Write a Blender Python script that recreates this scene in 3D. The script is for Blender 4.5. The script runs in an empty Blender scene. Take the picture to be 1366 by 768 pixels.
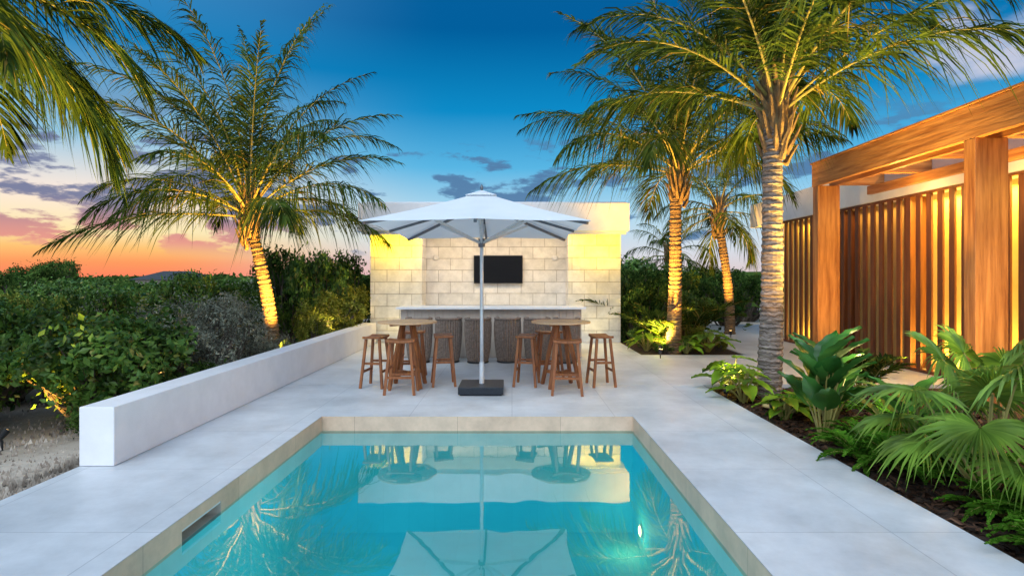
import bpy, math, random
import numpy as np
from mathutils import Vector, Matrix
R=random.Random(7); rng=np.random.default_rng(11)
sc=bpy.context.scene
sc.view_settings.view_transform='Standard'; sc.view_settings.look='None'; sc.view_settings.exposure=0
COL=sc.collection
pi=math.pi
# ------------------------------------------------------------ materials
def newmat(name):
    m=bpy.data.materials.new(name); m.use_nodes=True
    nt=m.node_tree; b=nt.nodes['Principled BSDF']; return m,nt,b
def N(nt,t,**k):
    n=nt.nodes.new(t)
    for a,v in k.items(): setattr(n,a,v)
    return n
def c4(c): return (c[0],c[1],c[2],1)
def simple(name,c1,c2,scale=4,rough=.6,bump=.0,stretch=(1,1,1),metal=0,spec=.4,detail=4,bscale=None,coat=0):
    m,nt,b=newmat(name)
    tc=N(nt,'ShaderNodeTexCoord'); mp=N(nt,'ShaderNodeMapping'); mp.inputs['Scale'].default_value=stretch
    nt.links.new(tc.outputs['Object'],mp.inputs['Vector'])
    no=N(nt,'ShaderNodeTexNoise'); no.inputs['Scale'].default_value=scale; no.inputs['Detail'].default_value=detail
    no.inputs['Roughness'].default_value=.65
    nt.links.new(mp.outputs[0],no.inputs['Vector'])
    cr=N(nt,'ShaderNodeValToRGB'); cr.color_ramp.elements[0].position=.32; cr.color_ramp.elements[1].position=.68
    cr.color_ramp.elements[0].color=c4(c1); cr.color_ramp.elements[1].color=c4(c2)
    nt.links.new(no.outputs['Fac'],cr.inputs[0]); nt.links.new(cr.outputs[0],b.inputs['Base Color'])
    b.inputs['Roughness'].default_value=rough; b.inputs['Metallic'].default_value=metal
    b.inputs['Specular IOR Level'].default_value=spec
    b.inputs['Coat Weight'].default_value=coat
    if bump>0:
        bp=N(nt,'ShaderNodeBump'); bp.inputs['Strength'].default_value=bump; bp.inputs['Distance'].default_value=.02
        n2=N(nt,'ShaderNodeTexNoise'); n2.inputs['Scale'].default_value=bscale or scale*3; n2.inputs['Detail'].default_value=4
        nt.links.new(mp.outputs[0],n2.inputs['Vector']); nt.links.new(n2.outputs['Fac'],bp.inputs['Height'])
        nt.links.new(bp.outputs[0],b.inputs['Normal'])
    return m
def tiled(name,c1,c2,mort,bw,rh,ms,vertical=False,rough=.55,offset=.5,bump=.3,mottle=.25,nscale=3,glow=None):
    m,nt,b=newmat(name)
    tc=N(nt,'ShaderNodeTexCoord'); sp=N(nt,'ShaderNodeSeparateXYZ'); cb=N(nt,'ShaderNodeCombineXYZ')
    nt.links.new(tc.outputs['Object'],sp.inputs[0])
    if vertical:
        ad=N(nt,'ShaderNodeMath',operation='ADD'); nt.links.new(sp.outputs[0],ad.inputs[0]); nt.links.new(sp.outputs[1],ad.inputs[1])
        nt.links.new(ad.outputs[0],cb.inputs[0]); nt.links.new(sp.outputs[2],cb.inputs[1])
    else:
        nt.links.new(sp.outputs[0],cb.inputs[0]); nt.links.new(sp.outputs[1],cb.inputs[1])
    br=N(nt,'ShaderNodeTexBrick'); br.offset=offset
    br.inputs['Scale'].default_value=1; br.inputs['Brick Width'].default_value=bw; br.inputs['Row Height'].default_value=rh
    br.inputs['Mortar Size'].default_value=ms; br.inputs['Mortar Smooth'].default_value=.2
    br.inputs['Color1'].default_value=c4(c1); br.inputs['Color2'].default_value=c4(c2); br.inputs['Mortar'].default_value=c4(mort)
    nt.links.new(cb.outputs[0],br.inputs['Vector'])
    no=N(nt,'ShaderNodeTexNoise'); no.inputs['Scale'].default_value=nscale; no.inputs['Detail'].default_value=6; no.inputs['Roughness'].default_value=.7
    nt.links.new(tc.outputs['Object'],no.inputs['Vector'])
    cr=N(nt,'ShaderNodeValToRGB'); cr.color_ramp.elements[0].position=.3; cr.color_ramp.elements[1].position=.65
    d=1-mottle; cr.color_ramp.elements[0].color=(d,d,d,1); cr.color_ramp.elements[1].color=(1,1,1,1)
    nt.links.new(no.outputs['Fac'],cr.inputs[0])
    mx=N(nt,'ShaderNodeMix',data_type='RGBA',blend_type='MULTIPLY'); mx.inputs[0].default_value=1
    nt.links.new(br.outputs['Color'],mx.inputs[6]); nt.links.new(cr.outputs[0],mx.inputs[7])
    nt.links.new(mx.outputs[2],b.inputs['Base Color'])
    rr=N(nt,'ShaderNodeMapRange'); rr.inputs['To Min'].default_value=rough-.12; rr.inputs['To Max'].default_value=rough+.15
    nt.links.new(no.outputs['Fac'],rr.inputs[0]); nt.links.new(rr.outputs[0],b.inputs['Roughness'])
    bp=N(nt,'ShaderNodeBump'); bp.inputs['Strength'].default_value=bump; bp.inputs['Distance'].default_value=.01
    iv=N(nt,'ShaderNodeMath',operation='SUBTRACT'); iv.inputs[0].default_value=1; nt.links.new(br.outputs['Fac'],iv.inputs[1])
    m2=N(nt,'ShaderNodeMath',operation='MULTIPLY_ADD'); m2.inputs[1].default_value=.35
    n3=N(nt,'ShaderNodeTexNoise'); n3.inputs['Scale'].default_value=nscale*9; n3.inputs['Detail'].default_value=3
    nt.links.new(tc.outputs['Object'],n3.inputs['Vector'])
    nt.links.new(n3.outputs['Fac'],m2.inputs[0]); nt.links.new(iv.outputs[0],m2.inputs[2])
    nt.links.new(m2.outputs[0],bp.inputs['Height']); nt.links.new(bp.outputs[0],b.inputs['Normal'])
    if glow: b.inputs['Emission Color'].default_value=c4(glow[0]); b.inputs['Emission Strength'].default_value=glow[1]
    return m
def leafmat(name,cd,cl,trans=.35,rough=.45,yellow=None,gloss=False):
    m,nt,b=newmat(name)
    g=N(nt,'ShaderNodeNewGeometry'); cr=N(nt,'ShaderNodeValToRGB')
    cr.color_ramp.elements[0].color=c4(cd); cr.color_ramp.elements[1].color=c4(cl)
    if yellow:
        e=cr.color_ramp.elements.new(.93); e.color=c4(cl); cr.color_ramp.elements[-1].color=c4(yellow)
    nt.links.new(g.outputs['Random Per Island'],cr.inputs[0])
    tc=N(nt,'ShaderNodeTexCoord'); no=N(nt,'ShaderNodeTexNoise'); no.inputs['Scale'].default_value=2.5; no.inputs['Detail'].default_value=1
    nt.links.new(tc.outputs['Object'],no.inputs['Vector'])
    mr=N(nt,'ShaderNodeMapRange'); mr.inputs['From Min'].default_value=.35; mr.inputs['From Max'].default_value=.65
    mr.inputs['To Min'].default_value=.45; mr.inputs['To Max'].default_value=1.4
    nt.links.new(no.outputs['Fac'],mr.inputs[0])
    mx=N(nt,'ShaderNodeMix',data_type='RGBA',blend_type='MULTIPLY'); mx.inputs[0].default_value=1
    nt.links.new(cr.outputs[0],mx.inputs[6]); nt.links.new(mr.outputs[0],mx.inputs[7])
    out=nt.nodes['Material Output']
    if gloss:
        nt.links.new(mx.outputs[2],b.inputs['Base Color']); b.inputs['Roughness'].default_value=rough
        b.inputs['Specular IOR Level'].default_value=.3; surf=b
    else:
        nt.nodes.remove(b); surf=N(nt,'ShaderNodeBsdfDiffuse'); nt.links.new(mx.outputs[2],surf.inputs[0]); nt.links.new(surf.outputs[0],out.inputs[0])
    if trans>0:
        tr=N(nt,'ShaderNodeBsdfTranslucent'); ms=N(nt,'ShaderNodeMixShader'); ms.inputs[0].default_value=trans
        nt.links.new(mx.outputs[2],tr.inputs[0])
        nt.links.new(surf.outputs[0],ms.inputs[1]); nt.links.new(tr.outputs[0],ms.inputs[2]); nt.links.new(ms.outputs[0],out.inputs[0])
    return m
def emis(name,c,s):
    m,nt,b=newmat(name); b.inputs['Base Color'].default_value=c4(c); b.inputs['Emission Color'].default_value=c4(c); b.inputs['Emission Strength'].default_value=s
    return m
M={}
M['deck']=tiled('deck_tile',(.65,.68,.71),(.70,.72,.74),(.46,.48,.51),1.2,1.2,.004,rough=.38,offset=0.0,bump=.10,mottle=.34,nscale=1.1)
M['tile_side']=tiled('pool_edge_tile',(.62,.42,.29),(.68,.48,.35),(.38,.27,.19),1.2,.6,.003,vertical=True,rough=.4,offset=0,bump=.1,mottle=.3)
M['basin']=tiled('self_lit_pool_plaster',(.10,.56,.62),(.12,.60,.66),(.08,.52,.58),.3,.3,.003,rough=.6,offset=0,bump=.05,mottle=.25,nscale=.5,glow=((.07,.76,.84),.17))  # emission put into the plaster, standing in for even underwater lighting
M['stone']=tiled('limestone_block',(.68,.65,.585),(.77,.74,.68),(.40,.36,.31),.62,.305,.007,vertical=True,rough=.85,bump=.9,mottle=.28,nscale=5)
M['stucco']=simple('white_stucco',(.71,.70,.71),(.79,.78,.79),3,.85,.15,bscale=120)
M['sand']=simple('sandy_ground',(.34,.28,.22),(.55,.48,.40),1.2,.95,.8,bscale=14)
M['mulch']=simple('mulch',(.02,.012,.008),(.08,.045,.03),30,.95,1,bscale=60)
M['chip']=leafmat('bark_chip',(.018,.010,.007),(.13,.07,.045),0,.9)
M['pebble']=leafmat('pebble',(.25,.2,.16),(.55,.48,.4),0,.9)
M['teakV']=simple('teak',(.17,.052,.017),(.36,.13,.042),1.0,.5,.15,stretch=(30,30,2),bscale=2)
M['teakT']=simple('oiled_teak_top',(.52,.30,.15),(.72,.48,.28),1.0,.5,.1,stretch=(3,40,40))
M['cedarV']=simple('cedar_post',(.22,.072,.02),(.52,.23,.07),.9,.45,.35,stretch=(16,16,1.1),bscale=2)
M['cedarY']=simple('cedar_beam',(.26,.09,.024),(.58,.27,.085),.9,.45,.35,stretch=(16,1.1,16),bscale=2)
M['cedarX']=simple('cedar_rafter',(.28,.10,.028),(.60,.29,.095),.9,.45,.3,stretch=(1.1,16,16),bscale=2)
M['slat']=simple('slat_wood',(.10,.032,.014),(.21,.075,.028),1,.5,.1,stretch=(12,12,1.2))
M['ochre']=simple('ochre_panel',(.66,.50,.20),(.76,.58,.26),2,.7,.1)
M['canvas']=leafmat('umbrella_canvas',(.82,.86,.90),(.82,.86,.90),.26,.9)
for n in M['canvas'].node_tree.nodes:
    if n.type=='MAP_RANGE': n.inputs['To Min'].default_value=.96; n.inputs['To Max'].default_value=1
M['alu']=simple('brushed_aluminium',(.60,.61,.63),(.70,.71,.73),20,.35,0,metal=.3)
M['ribm']=simple('umbrella_rib_metal',(.11,.12,.14),(.16,.17,.19),20,.4,0,metal=.3)
M['darkmetal']=simple('dark_metal',(.03,.03,.03),(.05,.05,.05),20,.5,0,metal=.5)
M['granite']=simple('dark_granite',(.005,.008,.012),(.022,.028,.038),60,.4,.05)
M['screen']=simple('tv_screen',(.003,.003,.004),(.005,.005,.006),3,.25,0,spec=.2)
M['rope']=simple('brown_rope_weave',(.15,.11,.085),(.30,.225,.18),30,.85,.5,bscale=60)
M['cushion']=simple('grey_cushion',(.28,.27,.26),(.34,.33,.32),20,.95,.2)
M['counter']=simple('taupe_counter_front',(.44,.37,.31),(.54,.47,.40),1,.7,.1,stretch=(8,8,1))
M['slab']=simple('white_counter_slab',(.72,.71,.69),(.80,.79,.77),5,.35,0)
M['plastic']=simple('stone_coloured_plastic',(.6,.58,.54),(.66,.64,.6),5,.5,0)
def barkmat(name,a,c):
    m=simple(name,a,c,3,.9,1,stretch=(2,2,9),bscale=8)
    nt=m.node_tree; b=nt.nodes['Principled BSDF']; src=b.inputs['Base Color'].links[0].from_socket
    tc=N(nt,'ShaderNodeTexCoord'); wv=N(nt,'ShaderNodeTexWave'); wv.bands_direction='Z'; wv.inputs['Scale'].default_value=5.5; wv.inputs['Distortion'].default_value=6; wv.inputs['Detail'].default_value=4; wv.inputs['Detail Scale'].default_value=2
    nt.links.new(tc.outputs['Object'],wv.inputs[0]); cr=N(nt,'ShaderNodeValToRGB'); cr.color_ramp.elements[0].position=.05; cr.color_ramp.elements[1].position=.4
    cr.color_ramp.elements[0].color=(.5,.46,.42,1); cr.color_ramp.elements[1].color=(1,1,1,1); nt.links.new(wv.outputs['Fac'],cr.inputs[0])
    mx=N(nt,'ShaderNodeMix',data_type='RGBA',blend_type='MULTIPLY'); mx.inputs[0].default_value=1; nt.links.new(src,mx.inputs[6]); nt.links.new(cr.outputs[0],mx.inputs[7]); nt.links.new(mx.outputs[2],b.inputs['Base Color'])
    return m
M['trunkg']=barkmat('palm_trunk_bark',(.10,.078,.066),(.36,.30,.26))
M['trunkb']=barkmat('brown_palm_trunk_bark',(.09,.055,.03),(.32,.215,.12))
M['sheath']=simple('palm_sheath',(.10,.06,.03),(.30,.20,.09),8,.9,.8,stretch=(2,2,1))
M['bark']=simple('shrub_bark',(.06,.045,.035),(.16,.13,.10),10,.9,.5)
M['rachis']=simple('frond_stem',(.22,.20,.05),(.36,.30,.09),5,.5)
M['palmleaf']=leafmat('palm_leaflet',(.026,.062,.014),(.11,.155,.028),.38,.4,(.31,.22,.05))
M['shrubA']=leafmat('shrub_leaf_green',(.032,.10,.016),(.16,.28,.045),.3,.4,(.38,.32,.08),gloss=True)
M['shrubB']=leafmat('shrub_leaf_greygreen',(.13,.14,.10),(.35,.37,.28),.3,.6,(.46,.42,.3))
M['shrubC']=leafmat('shrub_leaf_dark',(.022,.065,.015),(.11,.18,.038),.3,.4,(.22,.25,.06))
M['shrubD']=leafmat('shrub_leaf_yellowgreen',(.12,.16,.02),(.33,.35,.07),.35,.5,(.46,.38,.1))
M['taro']=leafmat('taro_leaf',(.03,.14,.025),(.10,.27,.05),.25,.3,gloss=True)
M['philo']=leafmat('philodendron_leaf',(.14,.28,.015),(.28,.45,.03),.3,.35,gloss=True)
M['fan']=leafmat('fan_palm_leaf',(.13,.25,.035),(.26,.41,.06),.3,.4,gloss=True)
M['fern']=leafmat('fern_leaf',(.06,.20,.015),(.14,.32,.03),.35,.5)
M['bulb']=emis('warm_lens',(1,.62,.2),16)
M['led']=emis('led_strip',(1,.72,.08),5)
M['black']=simple('black_void',(.05,.05,.05),(.08,.08,.08),5,.9)
M['farroof']=simple('far_roof',(.03,.035,.04),(.05,.055,.06),5,.8)
m,nt,b=newmat('pool_water'); nt.nodes.remove(b)
tr=N(nt,'ShaderNodeBsdfTransparent'); tr.inputs[0].default_value=(.38,.91,.94,1)
gl=N(nt,'ShaderNodeBsdfGlossy'); gl.inputs['Roughness'].default_value=.015; gl.inputs['Color'].default_value=(.97,.99,1,1)
fr=N(nt,'ShaderNodeFresnel'); fr.inputs[0].default_value=3.2
ms=N(nt,'ShaderNodeMixShader'); nt.links.new(fr.outputs[0],ms.inputs[0]); nt.links.new(tr.outputs[0],ms.inputs[1]); nt.links.new(gl.outputs[0],ms.inputs[2])
tc=N(nt,'ShaderNodeTexCoord'); no=N(nt,'ShaderNodeTexNoise'); no.inputs['Scale'].default_value=1.6; no.inputs['Detail'].default_value=2
bp=N(nt,'ShaderNodeBump'); bp.inputs['Strength'].default_value=.02; bp.inputs['Distance'].default_value=.1
nt.links.new(tc.outputs['Object'],no.inputs['Vector']); nt.links.new(no.outputs['Fac'],bp.inputs['Height'])
nt.links.new(bp.outputs[0],gl.inputs['Normal']); nt.links.new(bp.outputs[0],fr.inputs['Normal'])
nt.links.new(ms.outputs[0],nt.nodes['Material Output'].inputs[0]); M['water']=m
# ------------------------------------------------------------ mesh builder
class MB:
    def __init__(s): s.v=[]; s.f=[]; s.m=[]; s.n=0
    def add(s,vs,fs,mat=0):
        vs=np.asarray(vs,dtype=float).reshape(-1,3); s.v.append(vs); k=s.n
        s.f.extend([tuple(int(i)+k for i in f) for f in fs]); s.m.extend([mat]*len(fs)); s.n+=len(vs)
    def box(s,x0,x1,y0,y1,z0,z1,mat=0):
        s.add([(x0,y0,z0),(x1,y0,z0),(x1,y1,z0),(x0,y1,z0),(x0,y0,z1),(x1,y0,z1),(x1,y1,z1),(x0,y1,z1)],
              [(3,2,1,0),(4,5,6,7),(0,1,5,4),(1,2,6,5),(2,3,7,6),(3,0,4,7)],mat)
    def beam(s,p0,p1,w,h,mat=0,up=(0,0,1),taper=1):
        p0=Vector(p0);p1=Vector(p1); d=(p1-p0).normalized(); u=Vector(up)
        if abs(d.dot(u))>.95: u=Vector((0,1,0))
        sx=d.cross(u).normalized(); uu=sx.cross(d).normalized(); vs=[]
        for p,t in((p0,taper),(p1,1)):
            for a,bb in((-1,-1),(1,-1),(1,1),(-1,1)): vs.append(p+sx*a*w/2*t+uu*bb*h/2*t)
        s.add([tuple(v) for v in vs],[(0,1,2,3),(7,6,5,4),(0,4,5,1),(1,5,6,2),(2,6,7,3),(3,7,4,0)],mat)
    def tube(s,pts,rad,n=8,mat=0,cap=True):
        P=np.array(pts,float); k=len(P); rad=np.broadcast_to(np.array(rad,float),(k,))
        T=np.gradient(P,axis=0); T/=np.linalg.norm(T,axis=1)[:,None]+1e-9
        ref=np.array([0,0,1.]) if abs(T[0][2])<.9 else np.array([1.,0,0])
        A=np.cross(T,ref); A/=np.linalg.norm(A,axis=1)[:,None]+1e-9; B=np.cross(T,A)
        th=np.linspace(0,2*pi,n,endpoint=False)
        V=P[:,None]+rad[:,None,None]*(A[:,None]*np.cos(th)[None,:,None]+B[:,None]*np.sin(th)[None,:,None])
        fs=[(i*n+j,i*n+(j+1)%n,(i+1)*n+(j+1)%n,(i+1)*n+j) for i in range(k-1) for j in range(n)]
        if cap: fs.append(tuple(range(n))[::-1]); fs.append(tuple((k-1)*n+j for j in range(n)))
        s.add(V.reshape(-1,3),fs,mat)
    def lathe(s,prof,n=24,mat=0,c=(0,0)):
        vs=[(c[0]+r*math.cos(2*pi*j/n),c[1]+r*math.sin(2*pi*j/n),z) for r,z in prof for j in range(n)]
        fs=[(i*n+j,i*n+(j+1)%n,(i+1)*n+(j+1)%n,(i+1)*n+j) for i in range(len(prof)-1) for j in range(n)]
        s.add(vs,fs,mat)
    def build(s,name,mats,parent=None,smooth=False,bevel=0,loc=(0,0,0)):
        me=bpy.data.meshes.new(name); me.from_pydata(np.concatenate(s.v).tolist(),[],s.f)
        for k in mats: me.materials.append(M[k])
        me.polygons.foreach_set('material_index',s.m)
        if smooth: me.polygons.foreach_set('use_smooth',[True]*len(s.f))
        me.update(); o=bpy.data.objects.new(name,me); COL.objects.link(o); o.location=loc
        if parent: o.parent=parent
        if bevel:
            bm=o.modifiers.new('b','BEVEL'); bm.width=bevel; bm.segments=2; bm.limit_method='ANGLE'
        return o
def thing(name,label,cat,loc=(0,0,0),group=None,rz=0):
    e=bpy.data.objects.new(name,None); e.empty_display_size=.2; COL.objects.link(e); e.location=loc; e.rotation_euler=(0,0,rz)
    e['label']=label; e['category']=cat
    if group: e['group']=group
    return e
def tag(o,label,cat,group=None):
    o['label']=label;o['category']=cat
    if group:o['group']=group
    return o
def struct(o): o['kind']='structure'; return o
def copy_thing(src,loc,rz=0,scale=1,label=None):
    e=src.copy(); COL.objects.link(e); e.location=loc; e.rotation_euler=(0,0,rz); e.scale=(scale,)*3 if not isinstance(scale,tuple) else scale
    if label: e['label']=label
    for ch in list(src.children):
        c=ch.copy(); COL.objects.link(c); c.parent=e
    return e
def light(kind,loc,power,color,size=.1,sy=None,rot=(0,0,0),target=None,spot=60,blend=.6):
    l=bpy.data.lights.new(kind.lower()+'_lamp',kind); l.energy=power; l.color=color
    if kind=='AREA':
        l.size=size
        if sy: l.shape='RECTANGLE'; l.size_y=sy
    elif kind=='SUN': l.angle=size
    else: l.shadow_soft_size=size
    if kind=='SPOT': l.spot_size=math.radians(spot); l.spot_blend=blend
    o=bpy.data.objects.new(kind.lower()+'_lamp',l); COL.objects.link(o); o.location=loc; o.rotation_euler=rot
    if target is not None: o.rotation_euler=(Vector(target)-Vector(loc)).to_track_quat('-Z','Y').to_euler()
    return o
# ------------------------------------------------------------ layout
PX0,PX1,PY0,PY1=-2.22,1.41,-3.0,6.64
WZ=-.17
xs=[-1500,-600,-250,-120,-70,-45,-30,-22,-16,-12,-9,-7,-5.5,-4.5,-3.72,2.87,5,8,12,20,40,90,250,600,1500]
ys=[-1500,-400,-100,-30,-12,-6,-3.2,2,4,6,8.6,10,12,14.5,17,20,25,32,40,52,70,100,160,300,700,1500]
mb=MB(); vs=[]
for y in ys:
    for x in xs:
        z=-.12
        if x<-4: z-=min(.9,(-4-x)*.045)+ .05*math.sin(x*1.7+y*.9)
        if y>100: z=-.6
        if x>2.8 and x<16 and y<9: z=-.3
        vs.append((x,y,z))
nx=len(xs); fs=[]
for j in range(len(ys)-1):
    for i in range(nx-1):
        if xs[i]>=-3.73 and xs[i+1]<=2.88 and ys[j]>=-3.3 and ys[j+1]<=8.7: continue
        fs.append((j*nx+i,j*nx+i+1,(j+1)*nx+i+1,(j+1)*nx+i))
mb.add(vs,fs); struct(mb.build('ground',['sand'],smooth=True))
mb=MB()
DX0=-3.70; DX1=2.88; T=-.10
mb.box(DX0,PX0,-4,PY1,T,0); mb.box(PX1,DX1,-4,PY1,T,0); mb.box(DX0,DX1,PY1,8.6,T,0); mb.box(PX0,PX1,-4,PY0,T,0)
mb.box(DX0,DX1,8.615,12,T,0); mb.box(DX0,2.73,12,20,T,0); mb.box(DX1,16,8.615,12,T,0); mb.box(4.95,16,12,20,T,0)
struct(mb.build('patio_paving',['deck']))
mb=MB(); mb.box(DX0+.003,DX1-.003,8.6,8.615,T,-.01); struct(mb.build('drain_channel',['black']))
mb=MB(); z=-.02
mb.add([(2.735,14.2,z),(2.735,12.005,z),(4.945,12.005,z),(4.945,20,z),(2.735,20,z)],[(0,1,2,3,4)])
mb.box(DX1+.003,16,-4,8.597,-.2,-.05)
struct(mb.build('mulch_bed',['mulch']))
mb=MB()
n=8000; P=np.zeros((n,3)); P[:,0]=rng.uniform(2.9,5.6,n); P[:,1]=rng.uniform(2.2,8.55,n); P[:,2]=-.045+rng.uniform(0,.03,n)
a=rng.uniform(0,2*pi,n); L=rng.uniform(.012,.045,n); W=rng.uniform(.005,.014,n); tl=rng.uniform(-.5,.5,n)
d=np.stack([np.cos(a),np.sin(a),tl],1)*L[:,None]; w=np.stack([-np.sin(a),np.cos(a),rng.uniform(-.6,.6,n)],1)*W[:,None]
V=np.stack([P-d-w,P+d-w,P+d+w,P-d+w],1).reshape(-1,3)
mb.add(V,[(4*i,4*i+1,4*i+2,4*i+3) for i in range(n)]); o=mb.build('bark_chips',['chip']); o['kind']='stuff'
mb=MB(); n=5000; P=np.zeros((n,3)); P[:,0]=-3.75-rng.exponential(1.0,n); P[:,1]=rng.uniform(3,9,n)
P[:,2]=-.13-np.clip((-4-P[:,0])*.045,0,.9)
for i in range(n):
    r=R.uniform(.006,.028); c=P[i]; 
    mb.add([(c[0]-r,c[1],c[2]),(c[0],c[1]-r,c[2]),(c[0]+r,c[1],c[2]),(c[0],c[1]+r*.8,c[2]),(c[0],c[1],c[2]+r*.8+.03)],[(0,1,4),(1,2,4),(2,3,4),(3,0,4)])
o=mb.build('pebbles',['pebble']); o['kind']='stuff'
mb=MB(); D=-1.35
qx0,qx1,qy0,qy1=PX0+.004,PX1-.004,PY0+.004,PY1-.004
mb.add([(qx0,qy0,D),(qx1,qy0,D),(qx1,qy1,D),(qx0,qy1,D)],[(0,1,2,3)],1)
S0,S1=3.82,4.33; SB=-.19
def wallq(a,b,z0,z1,mat): mb.add([(a[0],a[1],z0),(b[0],b[1],z0),(b[0],b[1],z1),(a[0],a[1],z1)],[(0,1,2,3)],mat)
wl=WZ-.03; zt0=-.002
for a,b in(((qx0,qy1),(qx1,qy1)),((qx1,qy1),(qx1,qy0)),((qx1,qy0),(qx0,qy0))):
    wallq(a,b,D,wl,1); wallq(a,b,wl,zt0,0)
wallq((qx0,qy0),(qx0,qy1),D,SB,1)
wallq((qx0,qy0),(qx0,S0),SB,zt0,0); wallq((qx0,S1),(qx0,qy1),SB,zt0,0); wallq((qx0,S0),(qx0,S1),-.085,zt0,0)
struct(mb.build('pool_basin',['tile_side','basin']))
mb=MB(); x0=PX0-.18;x1=qx0
mb.add([(x0,S0,SB),(x0,S1,SB),(x0,S1,-.085),(x0,S0,-.085),(x1,S0,SB),(x1,S1,SB),(x1,S1,-.085),(x1,S0,-.085)],[(0,1,2,3),(0,3,7,4),(1,5,6,2),(0,4,5,1)])
tag(mb.build('pool_skimmer',['counter']),'narrow recessed skimmer opening in the pool side','pool skimmer')
pl=thing('glint_disc','small glowing disc added in place of a warm lamp reflection','reflection stand-in',(qx1-.003,6.15,-1.12))  # added emissive disc, imitates the glint of a warm uplight in the water
mb=MB(); mb.tube([(0,0,0),(-.02,0,0)],[.075,.07],20); mb.build('ring',['alu'],pl)
mb=MB(); mb.tube([(-.021,0,0),(-.026,0,0)],[.05,.045],20); mb.build('lens',['bulb'],pl)
light('POINT',(1.2,6.1,-1.1),4,(1,.7,.35),.05)  # lamp added to go with the glint disc
mb=MB(); mb.add([(PX0,PY0,WZ),(PX1,PY0,WZ),(PX1,PY1,WZ),(PX0,PY1,WZ)],[(0,1,2,3)]); struct(mb.build('pool_water',['water']))
mb=MB(); mb.box(-3.70,-3.40,4.86,14.25,.002,.507)
tag(mb.build('garden_wall',['stucco'],bevel=.008),'long low white rendered wall edging the paved patio','wall')
# ------------------------------------------------------------ bar pavilion
BX0,BX1=-3.56,2.73
pv=thing('bar_pavilion','open-fronted limestone bar pavilion with flat white roof','building',(0,0,0))
mb=MB(); yF=14.3; yR=14.95; zt=2.76
mb.box(BX0,-2.26,yF,18,0,zt); mb.box(1.41,BX1,yF,18,0,zt); mb.box(-2.26,1.41,yR,18,0,zt)
mb.build('wall',['stone'],pv)
mb=MB(); mb.box(-3.72,2.84,13.75,18.2,zt+.003,3.44); mb.box(-3.66,2.78,13.81,18.14,3.44,3.47)
rf=mb.build('roof',['stucco'],pv,bevel=.01)
mb=MB(); mb.box(-3.66,2.78,13.86,13.90,zt-.075,zt+.002); mb.build('lamp_shield_lip',['stucco'],pv)  # lip added to hide the soffit area lamps from the pool reflection
for x0,x1 in((-3.5,-2.3),(1.45,2.68)):
    mb=MB(); mb.box(x0,x1,14.08,14.10,zt-.010,zt-.001); mb.build('light_strip',['led'],pv)
for x in (-2.92,2.07):
    light('AREA',(x,13.99,zt-.02),42,(1,.62,.005),1.25,.08,(math.radians(10),0,0))
light('AREA',(-.42,14.0,zt-.02),34,(1,.78,.58),3.4,.08,(math.radians(18),0,0))
for x in(-2.92,2.07): light('SPOT',(x,13.8,.03),18,(1,.76,.25),.05,target=(x,14.5,1.6),spot=120,blend=1)
for x in(-2.0,1.13):
    mb=MB(); mb.tube([(x,yR,2.16),(x,yR-.05,2.16),(x,yR-.07,2.16)],[.075,.075,.05],20)
    tag(mb.build('wall_speaker',['plastic'],smooth=False),'small round pale speaker fixed to the stone wall','speaker','speakers on the pavilion wall')
tv=thing('television','flat black television mounted on the stone wall','television',(-.36,yR-.06,1.85))
mb=MB(); w,h=.64,.365
mb.box(-w,w,-.03,.0,-h,h); mb.box(-.2,.2,0,.06,-.15,.15); mb.build('casing',['darkmetal'],tv,bevel=.006)
mb=MB(); mb.box(-w+.015,w-.015,-.034,-.031,-h+.015,h-.015); mb.build('screen',['screen'],tv)
bc=thing('bar_counter','long taupe bar counter with thin white top','counter',(0,0,0))
cx0,cx1=-2.34,1.49
mb=MB(); mb.box(cx0+.08,cx1-.08,11.55,12.15,0.003,.985)
for i in range(26):
    x=cx0+.1+i*(cx1-cx0-.2)/26; mb.box(x,x+.125,11.53,11.547,.02,.98)
mb.build('front_panel',['counter'],bc)
mb=MB(); mb.box(cx0,cx1,11.42,12.25,.988,1.035); mb.build('counter_top',['slab'],bc,bevel=.004)
ch=thing('bar_chair','brown-grey woven rope tub chair tucked at the bar counter','chair',(-1.79,10.95,0),'tub chairs at the bar counter')
def tubshell(mb,amp=.012):
    nj=216; prof=[(0.0,.18),(.08,.205),(.3,.234),(.55,.25),(.74,.252),(.80,.24)]
    vs=[];fs=[]
    for r_off in(0,-.035):
        for z,r in prof:
            for j in range(nj+1):
                a=-pi/2+ (j/nj-.5)*math.radians(270); rr=r+r_off+ (amp*math.sin(j*2*pi/9) if r_off==0 else 0)
                vs.append((rr*math.cos(a),rr*math.sin(a)*1.02,.02+z))
    w=nj+1; k=len(prof)
    for s_ in range(2):
        for i in range(k-1):
            for j in range(nj):
                q=(s_*k*w+i*w+j,s_*k*w+i*w+j+1,s_*k*w+(i+1)*w+j+1,s_*k*w+(i+1)*w+j)
                fs.append(q if s_==0 else q[::-1])
    for j in range(nj): fs.append(((k-1)*w+j,(k-1)*w+j+1,k*w+(k-1)*w+j+1,k*w+(k-1)*w+j))
    mb.add(vs,fs)
mb=MB(); tubshell(mb); mb.build('back',['rope'],ch)
mb=MB(); pts=[(.24*math.cos(-pi/2+t),.245*math.sin(-pi/2+t),.84) for t in np.linspace(-2.3,2.3,40)]
mb.tube(pts,.024,8); mb.build('top_rail',['rope'],ch,smooth=True)
mb=MB(); mb.tube([(p[0]*.8,p[1]*.8,.02) for p in pts],.018,6); mb.build('base_ring',['darkmetal'],ch,smooth=True)
mb=MB(); mb.lathe([(0,.46),(.18,.46),(.205,.48),(.205,.53),(.18,.55),(0,.555)],24); mb.build('seat',['cushion'],ch,smooth=True)
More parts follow.
